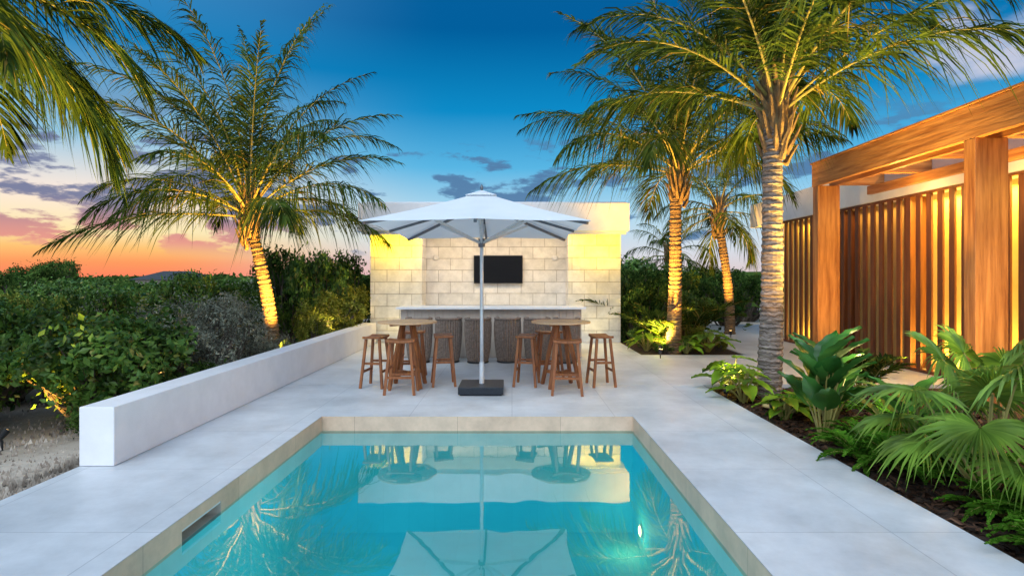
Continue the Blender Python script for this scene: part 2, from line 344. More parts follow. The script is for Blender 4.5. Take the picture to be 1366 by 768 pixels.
for i in range(1,6): copy_thing(ch,(-1.79+i*.568,10.95+R.uniform(-.04,.04),0),R.uniform(-.15,.15))
st=thing('bar_stool','backless teak bar stool with four splayed legs','stool',(-1.55,7.98,0),'teak stools around the high tables')
mb=MB(); nxg=12
vs=[];
for k,zz in((0,.71),(1,.745)):
    for i in range(nxg+1):
        x=-.20+.40*i/nxg; sag=.016*(x/.20)**2
        for y in(-.14,.14): vs.append((x,y,zz+sag))
w=2*(nxg+1); fs=[]
for i in range(nxg):
    a=2*i; fs.append((a,a+1,a+3,a+2)); fs.append((w+a,w+a+2,w+a+3,w+a+1)); fs.append((a,a+2,w+a+2,w+a)); fs.append((a+1,w+a+1,w+a+3,a+3))
fs.append((0,w,w+1,1)); a=2*nxg; fs.append((a,a+1,w+a+1,w+a)); mb.add(vs,fs)
mb.build('seat',['teakV'],st,bevel=.008)
for sx in(-1,1):
    for sy in(-1,1):
        mb=MB(); mb.beam((sx*.205,sy*.165,0),(sx*.14,sy*.1,.715),.038,.038,up=(0,1,0)); mb.build('leg',['teakV'],st,bevel=.004)
for sy in(-1,1):
    mb=MB(); mb.beam((-.17,sy*.141,.24),(.17,sy*.141,.24),.02,.034); mb.build('stretcher',['teakV'],st)
    mb=MB(); mb.beam((sy*.158,-.127,.36),(sy*.158,.127,.36),.02,.034); mb.build('stretcher',['teakV'],st)
for x,y,r in[(-2.03,8.5,1.45),(-1.04,8.62,1.75),(-1.62,9.3,.1),(.22,8.6,1.4),(.77,7.93,-.1),(1.34,8.58,1.7),(.6,9.28,.15)]:
    copy_thing(st,(x,y,0),r)
tb=thing('bar_table','round slatted teak high table on crossed legs','table',(-1.56,8.5,0),'round high tables')
mb=MB(); Rr=.44
k=9; wd=2*(Rr-.05)/k
for i in range(k):
    y0=-(Rr-.05)+i*wd+.004; y1=y0+wd-.008; hw=math.sqrt(max(.01,(Rr-.045)**2-max(abs(y0),abs(y1))**2)); mb.box(-hw,hw,y0,y1,.95,.968)
mb.lathe([(Rr-.05,.948),(Rr,.948),(Rr,.97),(Rr-.05,.97),(Rr-.05,.948)],40)
mb.build('table_top',['teakT'],tb)
mb=MB()
for i,a in enumerate((pi/4,3*pi/4)):
    c,s=math.cos(a),math.sin(a); mb.beam((-.3*c,-.3*s,.926+i*.003),(.3*c,.3*s,.926+i*.003),.05,.03)
mb.build('apron',['teakV'],tb)
for i in range(4):
    a=pi/4+i*pi/2; c,s=math.cos(a),math.sin(a)
    mb=MB(); mb.beam((.32*c,.32*s,0),(.10*c,.10*s,.92),.05,.05,up=(-s,c,0)); mb.build('leg',['teakV'],tb,bevel=.004)
mb=MB()
for i in range(2):
    a=pi/4+i*pi/2; c,s=math.cos(a),math.sin(a); mb.beam((-.27*c,-.27*s,.2+i*.003),(.27*c,.27*s,.2+i*.003),.035,.05)
mb.build('stretcher',['teakV'],tb)
copy_thing(tb,(.73,8.5,0),.2)
# ------------------------------------------------------------ umbrella
um=thing('patio_umbrella','open white square canvas umbrella on a slim metal pole','umbrella',(-.43,8.08,0))
mb=MB(); hw,hd=1.35,1.5; ze=2.30; za=2.83; nseg=12
cor=[(-hw,-hd),(hw,-hd),(hw,hd),(-hw,hd)]
for i in range(4):
    a=np.array(cor[i]);b_=np.array(cor[(i+1)%4]); vs=[];fs=[]
    for r_ in range(nseg+1):
        t=r_/nseg; t0=.09+t*.91
        for j in range(nseg+1):
            q=j/nseg; p=(a*(1-q)+b_*q)*t0; z=za-(za-ze)*t0 - .02*math.sin(pi*t0) -.01*abs(math.sin(2*pi*q))*t0 - (.025*t0*(2*abs(q-.5))**2)
            p=p*(1-.03*abs(math.sin(2*pi*q))*t0); vs.append((p[0],p[1],z))
    for r_ in range(nseg):
        for j in range(nseg): k=r_*(nseg+1)+j; fs.append((k,k+1,k+nseg+2,k+nseg+1))
    mb.add(vs,fs)
mb.build('canopy',['canvas'],um,smooth=False)
mb=MB()
for i in range(4):
    a=np.array(cor[i])*.16;b_=np.array(cor[(i+1)%4])*.16; mb.add([(0,0,za+.03),(a[0],a[1],za-.07),(b_[0],b_[1],za-.07)],[(0,1,2)])
mb.build('canopy_cap',['canvas'],um)
mb=MB(); mb.tube([(0,0,.08),(0,0,2.85)],.026,14); mb.build('pole',['alu'],um,smooth=True)
mb=MB(); mb.tube([(0,0,2.85),(0,0,2.89),(0,0,2.92),(0,0,2.94)],[.012,.022,.016,.004],12); mb.build('finial',['ribm'],um,smooth=True)
mb=MB(); mb.tube([(0,0,2.05),(0,0,2.17)],.05,14); mb.build('runner_hub',['ribm'],um)
mb=MB(); mb.tube([(0,0,2.60),(0,0,2.68)],.045,14); mb.build('top_hub',['ribm'],um)
tg=[(-hw,-hd),(hw,-hd),(hw,hd),(-hw,hd),(0,-hd),(0,hd),(-hw,0),(hw,0)]
for p in tg:
    zc=ze-(0 if 0 in p else .025)
    mb=MB(); s_=.97; mb.beam((0,0,2.66),(p[0]*s_,p[1]*s_,zc-.025),.036,.034); mb.build('rib',['ribm'],um)
    mb=MB(); q=.5; mb.beam((0,0,2.1),(p[0]*q,p[1]*q,2.66-(2.66-zc)*q-.04),.028,.03); mb.build('strut',['alu'],um)
mb=MB(); mb.box(-.31,.31,-.31,.31,.02,.12); mb.box(-.29,.29,-.29,.29,.003,.02); mb.build('base',['granite'],um,bevel=.006)
mb=MB(); mb.tube([(0,0,.12),(0,0,.42)],.036,14); mb.build('pole_socket',['alu'],um)
# ------------------------------------------------------------ vegetation kit
def frond(mb,base,az,el,L,droop,nl=46,ll=.75,w=.022,hang=.5,rr=.022,bare=.14,leafmat=0,stemmat=1,ex=1.5,lift=.25):
    n=22; s=np.linspace(0,1,n); ang=el-droop*s**ex; ds=L/(n-1)
    h=np.concatenate([[0],np.cumsum(np.cos(ang[:-1])*ds)]); z=np.concatenate([[0],np.cumsum(np.sin(ang[:-1])*ds)])
    tw=R.uniform(-.25,.25)*s**1.5*L*.5
    u=np.array([math.cos(az),math.sin(az),0]); sv=np.array([-math.sin(az),math.cos(az),0])
    P=np.array(base)+h[:,None]*u+tw[:,None]*sv+z[:,None]*np.array([0,0,1.])
    mb.tube(P[::2],np.linspace(rr,rr*.15,len(P[::2])),5,stemmat,cap=False)
    T=np.gradient(P,axis=0); T/=np.linalg.norm(T,axis=1)[:,None]
    ss=np.linspace(bare,.995,nl)
    for sd in(-1,1):
        sj=np.clip(ss+rng.normal(0,.006,nl),bare,1)
        pos=np.stack([np.interp(sj,s,P[:,k]) for k in range(3)],1); t=np.stack([np.interp(sj,s,T[:,k]) for k in range(3)],1)
        t/=np.linalg.norm(t,axis=1)[:,None]; S=np.cross(t,np.array([0,0,1.])); S=np.where(np.linalg.norm(S,axis=1)[:,None]<.2,np.cross(t,u+1e-3),S)
        S=S/(np.linalg.norm(S,axis=1)[:,None]+1e-9); Nn=np.cross(S,t)
        ph=np.radians(60-40*sj+rng.normal(0,6,nl)); prof=np.clip(np.sin(np.clip((sj-bare)/(1-bare),0,1)**.62*pi*.93+.18),.14,1)
        l=ll*prof*rng.uniform(.85,1.1,nl); d=np.cos(ph)[:,None]*t+np.sin(ph)[:,None]*sd*S+(lift+rng.normal(0,.16,nl))[:,None]*Nn
        d/=np.linalg.norm(d,axis=1)[:,None]; nr=Nn+rng.normal(0,.5,(nl,3)); W=np.cross(d,nr); W/=np.linalg.norm(W,axis=1)[:,None]
        V=np.zeros((nl,7,3)); hg=hang*rng.uniform(.6,1.4,nl)
        for k,(q,wq) in enumerate(((0,.6),(.35,1),(.72,.7))):
            c=pos+d*(l*q)[:,None]; c[:,2]-=hg*l*q*q
            V[:,2*k]=c-W*w*wq; V[:,2*k+1]=c+W*w*wq
        c=pos+d*l[:,None]; c[:,2]-=hg*l; V[:,6]=c
        fs=[]
        for i in range(nl):
            if R.random()<.04: continue
            k=7*i; fs+= [(k,k+1,k+3,k+2),(k+2,k+3,k+5,k+4),(k+4,k+5,k+6)]
        mb.add(V.reshape(-1,3),fs,leafmat)
def palm(loc,lean,height,r0,r1,nf,L,label,el=(78,-35),ll=.8,droop=(1.0,1.7),nl=88,w=.0135,hang=(.5,1.2),bark='trunkb'):
    e=thing('palm_tree',label,'palm tree',loc,'palm trees around the patio')
    mb=MB(); n=int(height/.03); t=np.linspace(0,1,n)
    px=lean[0]*t**1.6+.03*np.sin(t*5); py=lean[1]*t**1.6; rad=r1+(r0-r1)*(1-t)**2; rad=rad*(1+.08*((np.arange(n)%3)==0)+rng.normal(0,.03,n)); rad[:8]*=np.linspace(1.35,1,8)
    mb.tube(np.stack([px,py,t*height-.15*(1-t)],1),rad,16); mb.build('trunk',[bark],e)
    top=np.array([lean[0],lean[1],height])
    mb=MB()
    mb.tube([top-[0,0,.55],top-[0,0,.3],top+[0,0,.1],top+[0,0,.45]],[r1*1.0,r1*1.4,r1*1.25,r1*.5],12)
    for i in range(44):
        a=i*2.4; zz=-.85+.027*i; c=np.array([math.cos(a),math.sin(a),0]); b0=top+c*r1*.9+[0,0,zz]
        mb.tube([b0,b0+c*.08+[0,0,.14],b0+c*R.uniform(.12,.2)+[0,0,.26+R.uniform(0,.18)]],[.05,.035,.012],5)
    mb.build('crown_base',['sheath'],e)
    mb=MB()
    for i in range(nf):
        q=i/(nf-1); a=i*2.39996+R.uniform(-.2,.2)
        ee=math.radians(el[0]+(el[1]-el[0])*q**1.15+R.uniform(-6,6))
        frond(mb,top+np.array([math.cos(a)*.08,math.sin(a)*.08,.25-.4*q]),a,ee,L*R.uniform(.85,1.08)*(1-.18*q),R.uniform(*droop),nl,ll,w,R.uniform(*hang))
    mb.build('crown',['palmleaf','rachis'],e)
    return e
palm((-5.05,12.0,-.1),(-.5,.0,),3.15,.165,.11,34,4.35,'tall coconut palm with feathery arching crown lit from below',el=(88,8),ll=1.0,droop=(.7,1.5))
palm((3.5,12.4,0),(.1,-.1),4.0,.17,.115,33,4.3,'coconut palm beside the bar pavilion with golden uplit trunk',el=(88,12),ll=1.05,droop=(.75,1.65))
palm((3.58,7.95,-.05),(.12,.0),4.1,.17,.125,33,3.8,'thick grey ringed palm trunk with golden green fronds',el=(88,24),ll=1.0,droop=(.75,1.65),nl=94,bark='trunkg')
palm((6.35,16.6,0),(-.25,.2),3.6,.15,.11,20,2.6,'small palm with drooping crown beside the path',el=(78,-35),ll=.65,nl=50)
palm((-6.3,5.6,-.2),(.2,.1),5.0,.2,.15,32,3.1,'palm with golden fronds hanging over the shrubs',el=(60,-35),ll=.85,droop=(.85,1.4),nl=94)
palm((5.9,22,-.1),(.2,0),2.6,.15,.11,18,2.2,'small palm among the shrubs behind the path',el=(75,-30),ll=.6,nl=40)
def shrub_mesh(nleaf,size,lobes,aspect=2.0,shell=.5):
    L=len(lobes); wts=np.array([l[3]*l[4]*l[5] for l in lobes])**.7; wts/=wts.sum()
    idx=rng.choice(L,nleaf,p=wts); lb=np.array(lobes)[idx]
    v=rng.normal(size=(nleaf,3)); v/=np.linalg.norm(v,axis=1)[:,None]
    bump=1+.2*np.sin(v[:,0]*5+lb[:,0]*9)+.18*np.sin(v[:,1]*6+v[:,2]*5+lb[:,1]*7)
    r=(shell+(1-shell)*rng.random(nleaf)**.6)*bump*(1+.4*np.abs(rng.normal(size=nleaf))*(rng.random(nleaf)<.2))
    P=lb[:,:3]+v*r[:,None]*lb[:,3:6]; P[:,2]=np.maximum(P[:,2],.03)
    out=v*.7+rng.normal(0,.6,(nleaf,3))+[0,0,.35]; out/=np.linalg.norm(out,axis=1)[:,None]
    a=np.cross(out,rng.normal(size=(nleaf,3))); a/=np.linalg.norm(a,axis=1)[:,None]; b=np.cross(out,a)
    s=size*rng.uniform(.6,1.3,nleaf); ll=a*s[:,None]; ww=b*(s/aspect)[:,None]
    V=np.stack([P-ll,P-ll*.1+ww-out*s[:,None]*.12,P+ll,P-ll*.1-ww-out*s[:,None]*.12],1).reshape(-1,3)
    mb=MB(); mb.add(V,[(4*i,4*i+1,4*i+2,4*i+3) for i in range(nleaf)])
    sb=MB()
    for l in lobes:
        for k in range(5):
            a_=R.uniform(0,6.28); q=R.uniform(.3,.85)
            tip=np.array([l[0]+math.cos(a_)*l[3]*q,l[1]+math.sin(a_)*l[4]*q,l[2]+R.uniform(-.1,.7)*l[5]])
            b0=np.array([R.uniform(-.15,.15),R.uniform(-.15,.15),-.1]); mid=(b0+tip)/2+np.array([R.uniform(-.15,.15),R.uniform(-.15,.15),-.05])
            sb.tube([b0,(b0+mid)/2+[R.uniform(-.05,.05)]*3,mid,(mid+tip)/2+[R.uniform(-.06,.06)]*3,tip],[.035,.028,.02,.013,.005],5,cap=False)
    return mb,sb
def shrub(label,loc,nleaf,size,lobes,mk,aspect=2.0):
    e=thing('shrub',label,'shrub',loc,'shrubs along the garden'); mb,sb=shrub_mesh(nleaf,size,lobes,aspect)
    mb.build('foliage',[mk],e); sb.build('branches',['bark'],e); return e
def rl(n,R0,h):
    out=[]
    for i in range(n):
        a=i*2.4+R.uniform(-.3,.3); d=R0*math.sqrt(i/n)*.9; rr=R0*R.uniform(.2,.38)
        out.append((math.cos(a)*d,math.sin(a)*d,h*R.uniform(.28,.92)*(1-.2*d/R0),rr,rr,h*R.uniform(.12,.25)))
    return out
gA=shrub('dense glossy green shrub with dark inner branches',(-4.95,7.0,-.15),9000,.048,rl(13,1.0,1.3),'shrubA',aspect=1.8)
gC=shrub('dark green shrub with small leaves',(-6.5,5.9,-.2),8000,.038,rl(13,1.0,1.3),'shrubC')
gB=shrub('silvery grey-green shrub spilling over sandy soil',(-4.75,8.6,-.15),10000,.03,rl(13,1.0,1.6),'shrubB',aspect=3)
gD=shrub('yellow-green shrub lit warmly beside the wall',(-4.25,13.4,-.1),7000,.042,rl(10,.8,1.5),'shrubD',aspect=2.4)
def cp(src,x,y,s=1,sz=None,z=-.15): copy_thing(src,(x,y,z),R.uniform(0,6.28),(s,s,sz or s))
for a in [(gA,-6.6,7.0,.9,1.1),(gC,-7.9,6.9,1.1,1.25),(gD,-5.5,7.9,.6,.75),(gC,-7.6,8.6,1.0,1.0),(gB,-5.4,9.6,1,1.05),(gB,-4.5,9.9,.55,.65),(gC,-4.4,6.2,.35,.35),(gC,-4.35,7.6,.4,.5),
          (gC,-6.6,10,.8,1.25),(gC,-8.9,9.5,1.1,1.2),(gC,-4.35,10.8,.42,.45),(gC,-6.2,13.2,.9,1.3),(gD,-7.7,12,1.0,1.0),(gA,-4.9,14.6,.8,1.85),(gC,-6.0,15.4,1.1,2.1),
          (gC,-4.5,15.8,.9,2.0),(gD,-4.3,12.4,.55,.7),(gD,-4.15,14.4,.6,1.15),(gB,-7.2,10.9,.9,1),(gA,-9.3,12.5,.9,1.2),(gA,-10.5,11,1.2,1.0),(gC,-11,8.4,1.3,1.15),(gD,-9.2,7.6,1.0,.95),
          (gC,-8.2,15.5,1.1,1.4),(gA,-10.4,15,1.4,1.15),(gB,-9.0,18,1.4,1.2),(gA,-7.0,18.5,1.2,1.6),(gD,-12.6,14,1.3,1.0),(gA,-13.4,11,1.2,1.2),(gD,-6.9,8.5,.6,1.05),(gA,-7.0,12,.6,1.35),
          (gC,-34,42,2.0,2.9,-.5),(gC,-27,31,2.0,2.0,-.5),(gA,-18,23,1.5,1.6,-.5),(gC,-15,26,1.5,2.0,-.5),(gC,-46,55,2.5,3.0,-.5)]:
    cp(*a)
for a in [(gC,3.6,14.6,.9,1.35),(gA,3.2,13.4,.42,.5),(gA,4.5,14.8,.7,1.0),(gC,3.3,17,1.2,1.75),(gC,4.6,17.5,1.1,1.6),(gA,4.5,20.5,1.5,1.8),(gC,7.4,19.5,1.2,1.4),(gA,6.3,21.5,1.3,1.5),(gC,9.4,23,1.8,1.7),(gA,2.9,15.3,.6,1.3),
          (gD,4.3,13.1,.38,.4),(gC,7.8,25,1.8,1.8),(gA,3.9,12.6,.3,.28),(gC,3.3,12.35,.25,.2),(gD,4.7,12.9,.25,.25)]:
    cp(*a,z=-.05)
mb=MB(); n=42000
yy=17+rng.random(n)**1.7*260; xx=-rng.random(n)*1.15*yy-4+rng.normal(0,1,n)
hg=1.15+.0035*yy+ .5*np.sin(xx*.35+yy*.2)+.45*np.sin(xx*.9-yy*.31)+.4*np.sin(xx*.13)
zz=-.5+hg*np.sqrt(rng.random(n))
k=rng.random(n)<.12; xx[k]=rng.random(k.sum())*yy[k]*.9+2
P=np.stack([xx,yy,zz],1); s=(.05+.0075*yy)*rng.uniform(.5,1.3,n); s=np.minimum(s,1.0)
o_=rng.normal(size=(n,3)); o_[:,2]=abs(o_[:,2])+.4; o_/=np.linalg.norm(o_,axis=1)[:,None]; a_=np.cross(o_,rng.normal(size=(n,3))); a_/=np.linalg.norm(a_,axis=1)[:,None]; b_=np.cross(o_,a_)
V=np.stack([P-a_*s[:,None],P+b_*s[:,None]*.5,P+a_*s[:,None],P-b_*s[:,None]*.5],1).reshape(-1,3)
mb.add(V,[(4*i,4*i+1,4*i+2,4*i+3) for i in range(n)]); o=mb.build('distant_scrub',['shrubC']); o['kind']='stuff'
mb=MB(); vs=[];fs=[]; K=60
for i in range(K+1):
    x=-900+1900*i/K; h=3+6*math.exp(-((x-260)/120)**2)+2*math.sin(i*.7)**2
    vs+=[(x,620,-1),(x,650,h),(x,720,-1)]
for i in range(K): a=3*i; fs+=[(a,a+3,a+4,a+1),(a+1,a+4,a+5,a+2)]
mb.add(vs,fs); struct(mb.build('hill',['shrubC'],smooth=True))
hs=thing('distant_house','distant low house with dark hipped roof among trees','house',(-47,80,-.9))
mb=MB(); mb.box(-4,4,-3,3,0,2.4); mb.build('wall',['counter'],hs)
mb=MB(); mb.add([(-4.6,-3.6,2.4),(4.6,-3.6,2.4),(4.6,3.6,2.4),(-4.6,3.6,2.4),(-2,0,3.6),(2,0,3.6)],[(0,1,5,4),(1,2,5),(2,3,4,5),(3,0,4),(3,2,1,0)]); mb.build('roof',['farroof'],hs)
# ------------------------------------------------------------ planter plants
def bigleaf(mb,base,tip,face,L,W,mat=0,fold=.12):
    base=np.array(base);tip=np.array(tip)
    mid=(base+tip)/2+np.array([0,0,.12]); 
    ts=np.linspace(0,1,6)[:,None]; C=(1-ts)**2*base+2*ts*(1-ts)*mid+ts**2*tip
    mb.tube(C,np.linspace(.014,.007,6),5,1,cap=False)
    d=np.array(face,float); d/=np.linalg.norm(d); S=np.cross(d,[0,0,1.]); S/=np.linalg.norm(S)+1e-9; Nn=np.cross(S,d)
    nu,nv=9,8; vs=[];fs=[]
    for i in range(nu+1):
        u=-.22+1.22*i/nu
        if u<0: wd=.85*math.sqrt(max(0,1-(u/-.24)**2))*.9+.02
        else: wd=(1-u**1.7)*(.93+.1*math.sin(u*3))
        for j in range(-nv//2,nv//2+1):
            q=j/(nv/2)
            uu=u if not(u<0 and abs(q)<.3) else u*abs(q)/.3
            p=tip+d*L*uu+S*W*.5*q*wd+Nn*(fold*W*abs(q)-.25*L*max(uu,0)**2+.018*math.sin(u*28)*abs(q)*W*2)
            vs.append(p)
    w=nv+1
    for i in range(nu):
        for j in range(nv): k=i*w+j; fs.append((k,k+1,k+w+1,k+w))
    mb.add(vs,fs,mat)
def leafy(name,label,cat,loc,n,h,L,W,mk,spread=.35,seed=1,up=-.2):
    R.seed(seed); e=thing(name,label,cat,loc,'plants in the mulch bed'); mb=MB()
    for i in range(n):
        a=i*2.4+R.uniform(-.3,.3); q=(i+.5)/n; hh=h*(1-.6*q)*R.uniform(.85,1.1); sp=spread*(.3+.9*q)
        tip=(math.cos(a)*sp,math.sin(a)*sp,hh); f=(math.cos(a),math.sin(a),R.uniform(up-.25,up+.35))
        bigleaf(mb,(math.cos(a)*.03,math.sin(a)*.03,0),tip,f,L*R.uniform(.75,1.1),W*R.uniform(.8,1.1))
    o=mb.build('foliage',[mk,'rachis'],e,smooth=True); return e
ee_='elephant_ear_plant'; el_='dark green elephant ear plant with upright broad leaves'
leafy(ee_,el_,'plant',(3.15,5.75,-.05),16,.95,.40,.30,'taro',.16,3,up=1.3)
leafy(ee_,el_,'plant',(3.5,6.25,-.05),12,.8,.38,.27,'taro',.2,4,up=.9)
leafy(ee_,el_,'plant',(3.75,5.35,-.05),11,.6,.34,.25,'taro',.22,12,up=.8)
leafy('philodendron_plant','bright green low plant with broad leaves','plant',(3.15,8.2,-.05),20,.5,.28,.22,'philo',.28,5)
leafy('philodendron_plant','bright green low plant with broad leaves','plant',(3.1,7.6,-.05),18,.46,.26,.2,'philo',.24,6)
leafy('philodendron_plant','bright green low plant with broad leaves','plant',(3.2,6.7,-.05),14,.3,.22,.17,'philo',.2,13)
leafy('philodendron_plant','green broad-leaved plant near the pavilion','plant',(4.3,12.5,0),16,.5,.34,.26,'philo',.35,7)
leafy('philodendron_plant','green broad-leaved plant near the pavilion','plant',(3.0,12.7,0),14,.42,.3,.22,'philo',.3,8)
leafy('philodendron_plant','green broad-leaved plant near the pavilion','plant',(3.75,12.25,0),12,.3,.24,.18,'philo',.24,18)
leafy(ee_,'broad green leaves beside the grey palm trunk','plant',(4.2,7.3,-.05),10,.5,.3,.24,'taro',.3,9)
def fanleaf(mb,base,tip,face,Rr,nseg=46,arc=290):
    base=np.array(base);tip=np.array(tip); mid=(base+tip)/2+np.array([0,0,.15]); ts=np.linspace(0,1,7)[:,None]; C=(1-ts)**2*base+2*ts*(1-ts)*mid+ts**2*tip
    mb.tube(C,np.linspace(.013,.008,7),5,1,cap=False)
    d=np.array(face,float); d/=np.linalg.norm(d); S=np.cross(d,[0,0,1.]); S/=np.linalg.norm(S)+1e-9; Nn=np.cross(S,d)
    for i in range(nseg):
        a=math.radians(-arc/2+arc*(i+.5)/nseg); da=math.radians(arc/nseg)*.5
        l=Rr*(1-.35*(abs(a)/pi)**2)*R.uniform(.85,1.1); vs=[]
        dr=R.uniform(.25,.9); tw=R.uniform(-.05,.05)
        for q in(0.03,.3,.48,.75,1.0):
            wd=da*q if q<=.48 else da*.48*(1-q)/.52
            for sg in(-1,0,1):
                aa=a+tw*max(0,q-.45)*2
                dirv=d*math.cos(aa)+S*math.sin(aa); side=-d*math.sin(aa)+S*math.cos(aa)
                p=tip+dirv*l*q+side*sg*wd*l+Nn*((.020 if sg==0 else 0)*(1 if q<.9 else 0)*min(1,q*3))
                p=p+np.array([0,0,-dr*l*max(0,q-.35)**2*1.5]); vs.append(p)
        fs=[]
        for k in range(4):
            b0=3*k; fs+=[(b0,b0+1,b0+4,b0+3),(b0+1,b0+2,b0+5,b0+4)]
        mb.add(vs,fs,0)
def fanpalm(loc,specs,label):
    e=thing('fan_palm',label,'fan palm',loc,'plants in the mulch bed'); mb=MB()
    for tip,face,r in specs: fanleaf(mb,(0,0,0),tip,face,r)
    mb.build('foliage',['fan','rachis'],e); return e
R.seed(21)
fanpalm((3.5,4.2,-.05),[((-.25,-.25,.62),(-.55,-.6,-.35),.46),((-.35,.25,.78),(-.9,.1,.05),.46),((.15,-.1,.95),(.2,-.5,.5),.44),((.3,.3,.85),(.6,.4,.3),.42),
   ((-.12,-.45,.40),(-.1,-.9,-.4),.36),((.4,-.2,.65),(.8,-.4,.1),.42),((-.45,-.0,.45),(-.95,-.25,-.3),.36),((-.05,.35,1.0),(-.4,.4,.7),.40),((-.3,.5,.5),(-.7,.6,-.1),.36),((.05,.0,.8),(-.2,-.3,.9),.38)],'fan palm with pleated circular leaves arching over the paving')
fanpalm((4.3,5.0,-.05),[((-.25,-.25,.8),(-.55,-.6,.2),.44),((.15,-.1,1.05),(.2,-.5,.9),.44),((.3,.3,.85),(.6,.4,.5),.42),((-.05,.35,.95),(-.3,.5,.9),.42),((-.4,.0,.6),(-.8,-.3,.0),.4)],'tall fan palm with stiff pointed leaves')
def fern(loc,n,L,label='bright green fern with arching feathery fronds',mk='fern'):
    e=thing('fern',label,'fern',loc,'plants in the mulch bed'); mb=MB()
    for i in range(n):
        frond(mb,(0,0,.02),i*2.4+R.uniform(-.2,.2),math.radians(R.uniform(35,75)),L*R.uniform(.8,1.1),R.uniform(1.2,1.9),34,L*.16,.011,.1,.005,.12,ex=1.2,lift=.05)
    mb.build('foliage',[mk,'rachis'],e); return e
for p in[(3.12,5.15,.5),(3.3,4.85,.55),(3.45,3.55,.6),(3.15,3.25,.45),(3.9,3.6,.6),(3.4,5.5,.5),(4.0,6.0,.6),(3.9,7.0,.5),(3.7,4.6,.6),(3.9,5.2,.6),(3.45,6.9,.45),(3.35,3.9,.45)]: fern((p[0],p[1],-.05),22,p[2])
def clump(loc,n,L,label):
    e=thing('areca_palm',label,'palm plant',loc,'feathery plants beside the pavilion'); mb=MB()
    for i in range(n):
        frond(mb,(R.uniform(-.08,.08),R.uniform(-.08,.08),0),i*2.4,math.radians(R.uniform(55,85)),L*R.uniform(.7,1.1),R.uniform(1.0,1.8),36,L*.24,.014,.3,.01,.25)
    mb.build('foliage',['palmleaf','rachis'],e); return e
clump((3.3,13.0,0),16,1.5,'yellow-green areca palm clump beside the pavilion'); clump((4.4,13.9,0),14,2.0,'green areca palm clump beside the path'); clump((3.15,14.9,0),14,2.0,'tall areca palm clump behind the pavilion corner')
clump((-8.4,8.3,-.2),16,2.0,'feathery palm clump rising from the shrubs'); clump((4.9,8.0,-.05),14,1.0,'areca palm clump in the mulch bed')
# ------------------------------------------------------------ house, screen & pergola
hw_=thing('house','modern flat-roofed house with white parapet','house',(0,0,0))
mb=MB(); mb.box(7.45,15,2,15.6,0.003,3.08); mb.build('wall',['ochre'],hw_)
mb=MB(); mb.box(6.95,15.4,2,16.6,3.083,3.74); mb.build('roof',['stucco'],hw_,bevel=.01)
sl=thing('slat_screen','tall screen of vertical timber slats glowing from within','screen',(0,0,0))
mb=MB(); y=4.0
while y<14.8:
    mb.box(7.0,7.035,y,y+.115,.06,3.04); y+=.25
o=mb.build('slats',['slat'],sl)
mb=MB(); mb.box(6.985,7.06,3.9,14.85,0.003,.055); mb.build('rail',['slat'],sl)
mb=MB(); mb.box(6.985,7.06,3.9,14.85,3.043,3.08); mb.build('rail',['slat'],sl)
for ya in(10.2,12.3):
    mb=MB(); mb.box(7.065,7.445,ya,ya+.05,.003,3.07); mb.build('light_baffle',['slat'],sl)  # added baffles, stop lamp spread so the middle stretch stays dim
for y0,p in((8.8,110),(5.8,110),(13.6,25)):
    light('AREA',(7.26,y0,.1),p,(1,.66,.10),.15,2.4,(pi,0,0)); light('AREA',(7.26,y0,3.0),p,(1,.64,.10),.15,2.4,(0,0,0))
light('AREA',(7.26,11.3,3.0),9,(1,.50,.12),.15,1.8,(0,0,0))
pg=thing('pergola','cedar pergola with massive posts and lit rafters','pergola',(0,0,0))
px=5.7; pw=.41
PP=(7.0,10.6)
for y0 in PP:
    mb=MB(); mb.box(px,px+pw,y0,y0+.18,0.003,3.337); mb.build('post',['cedarV'],pg,bevel=.006)
for xa,xb in((px+.0,px+.09),(px+.33,px+.41)):
    mb=MB(); mb.box(xa,xb,3.0,10.82,3.34,3.76); mb.build('beam',['cedarY'],pg,bevel=.006)
mb=MB(); mb.box(px-.02,px+pw,2.98,10.84,3.763,3.795); mb.build('beam_cap',['cedarY'],pg,bevel=.004)
for y0 in(4.6,5.8,7.0,8.2,9.4,10.6):
    mb=MB(); mb.box(px+.425,7.0-.06,y0,y0+.14,3.36,3.70); mb.build('rafter',['cedarX'],pg,bevel=.004)
mb=MB(); mb.box(6.75,6.84,3.0,10.82,3.20,3.355); mb.build('ledger',['cedarY'],pg,bevel=.004)
mb=MB(); 
for x in np.arange(px+.5,6.9,.16): mb.box(x,x+.04,3.0,10.8,3.705,3.745)
mb.build('roof_battens',['cedarY'],pg)
for y0 in(5.3,7.6,9.4): light('POINT',(6.4,y0,2.9),28,(1,.58,.14),.08)
light('SPOT',(5.0,6.1,.05),260,(1,.62,.24),.06,target=(5.75,6.9,3.3),spot=110,blend=1); light('SPOT',(5.0,9.6,.05),220,(1,.62,.24),.06,target=(5.8,10.5,3.2),spot=110,blend=1)
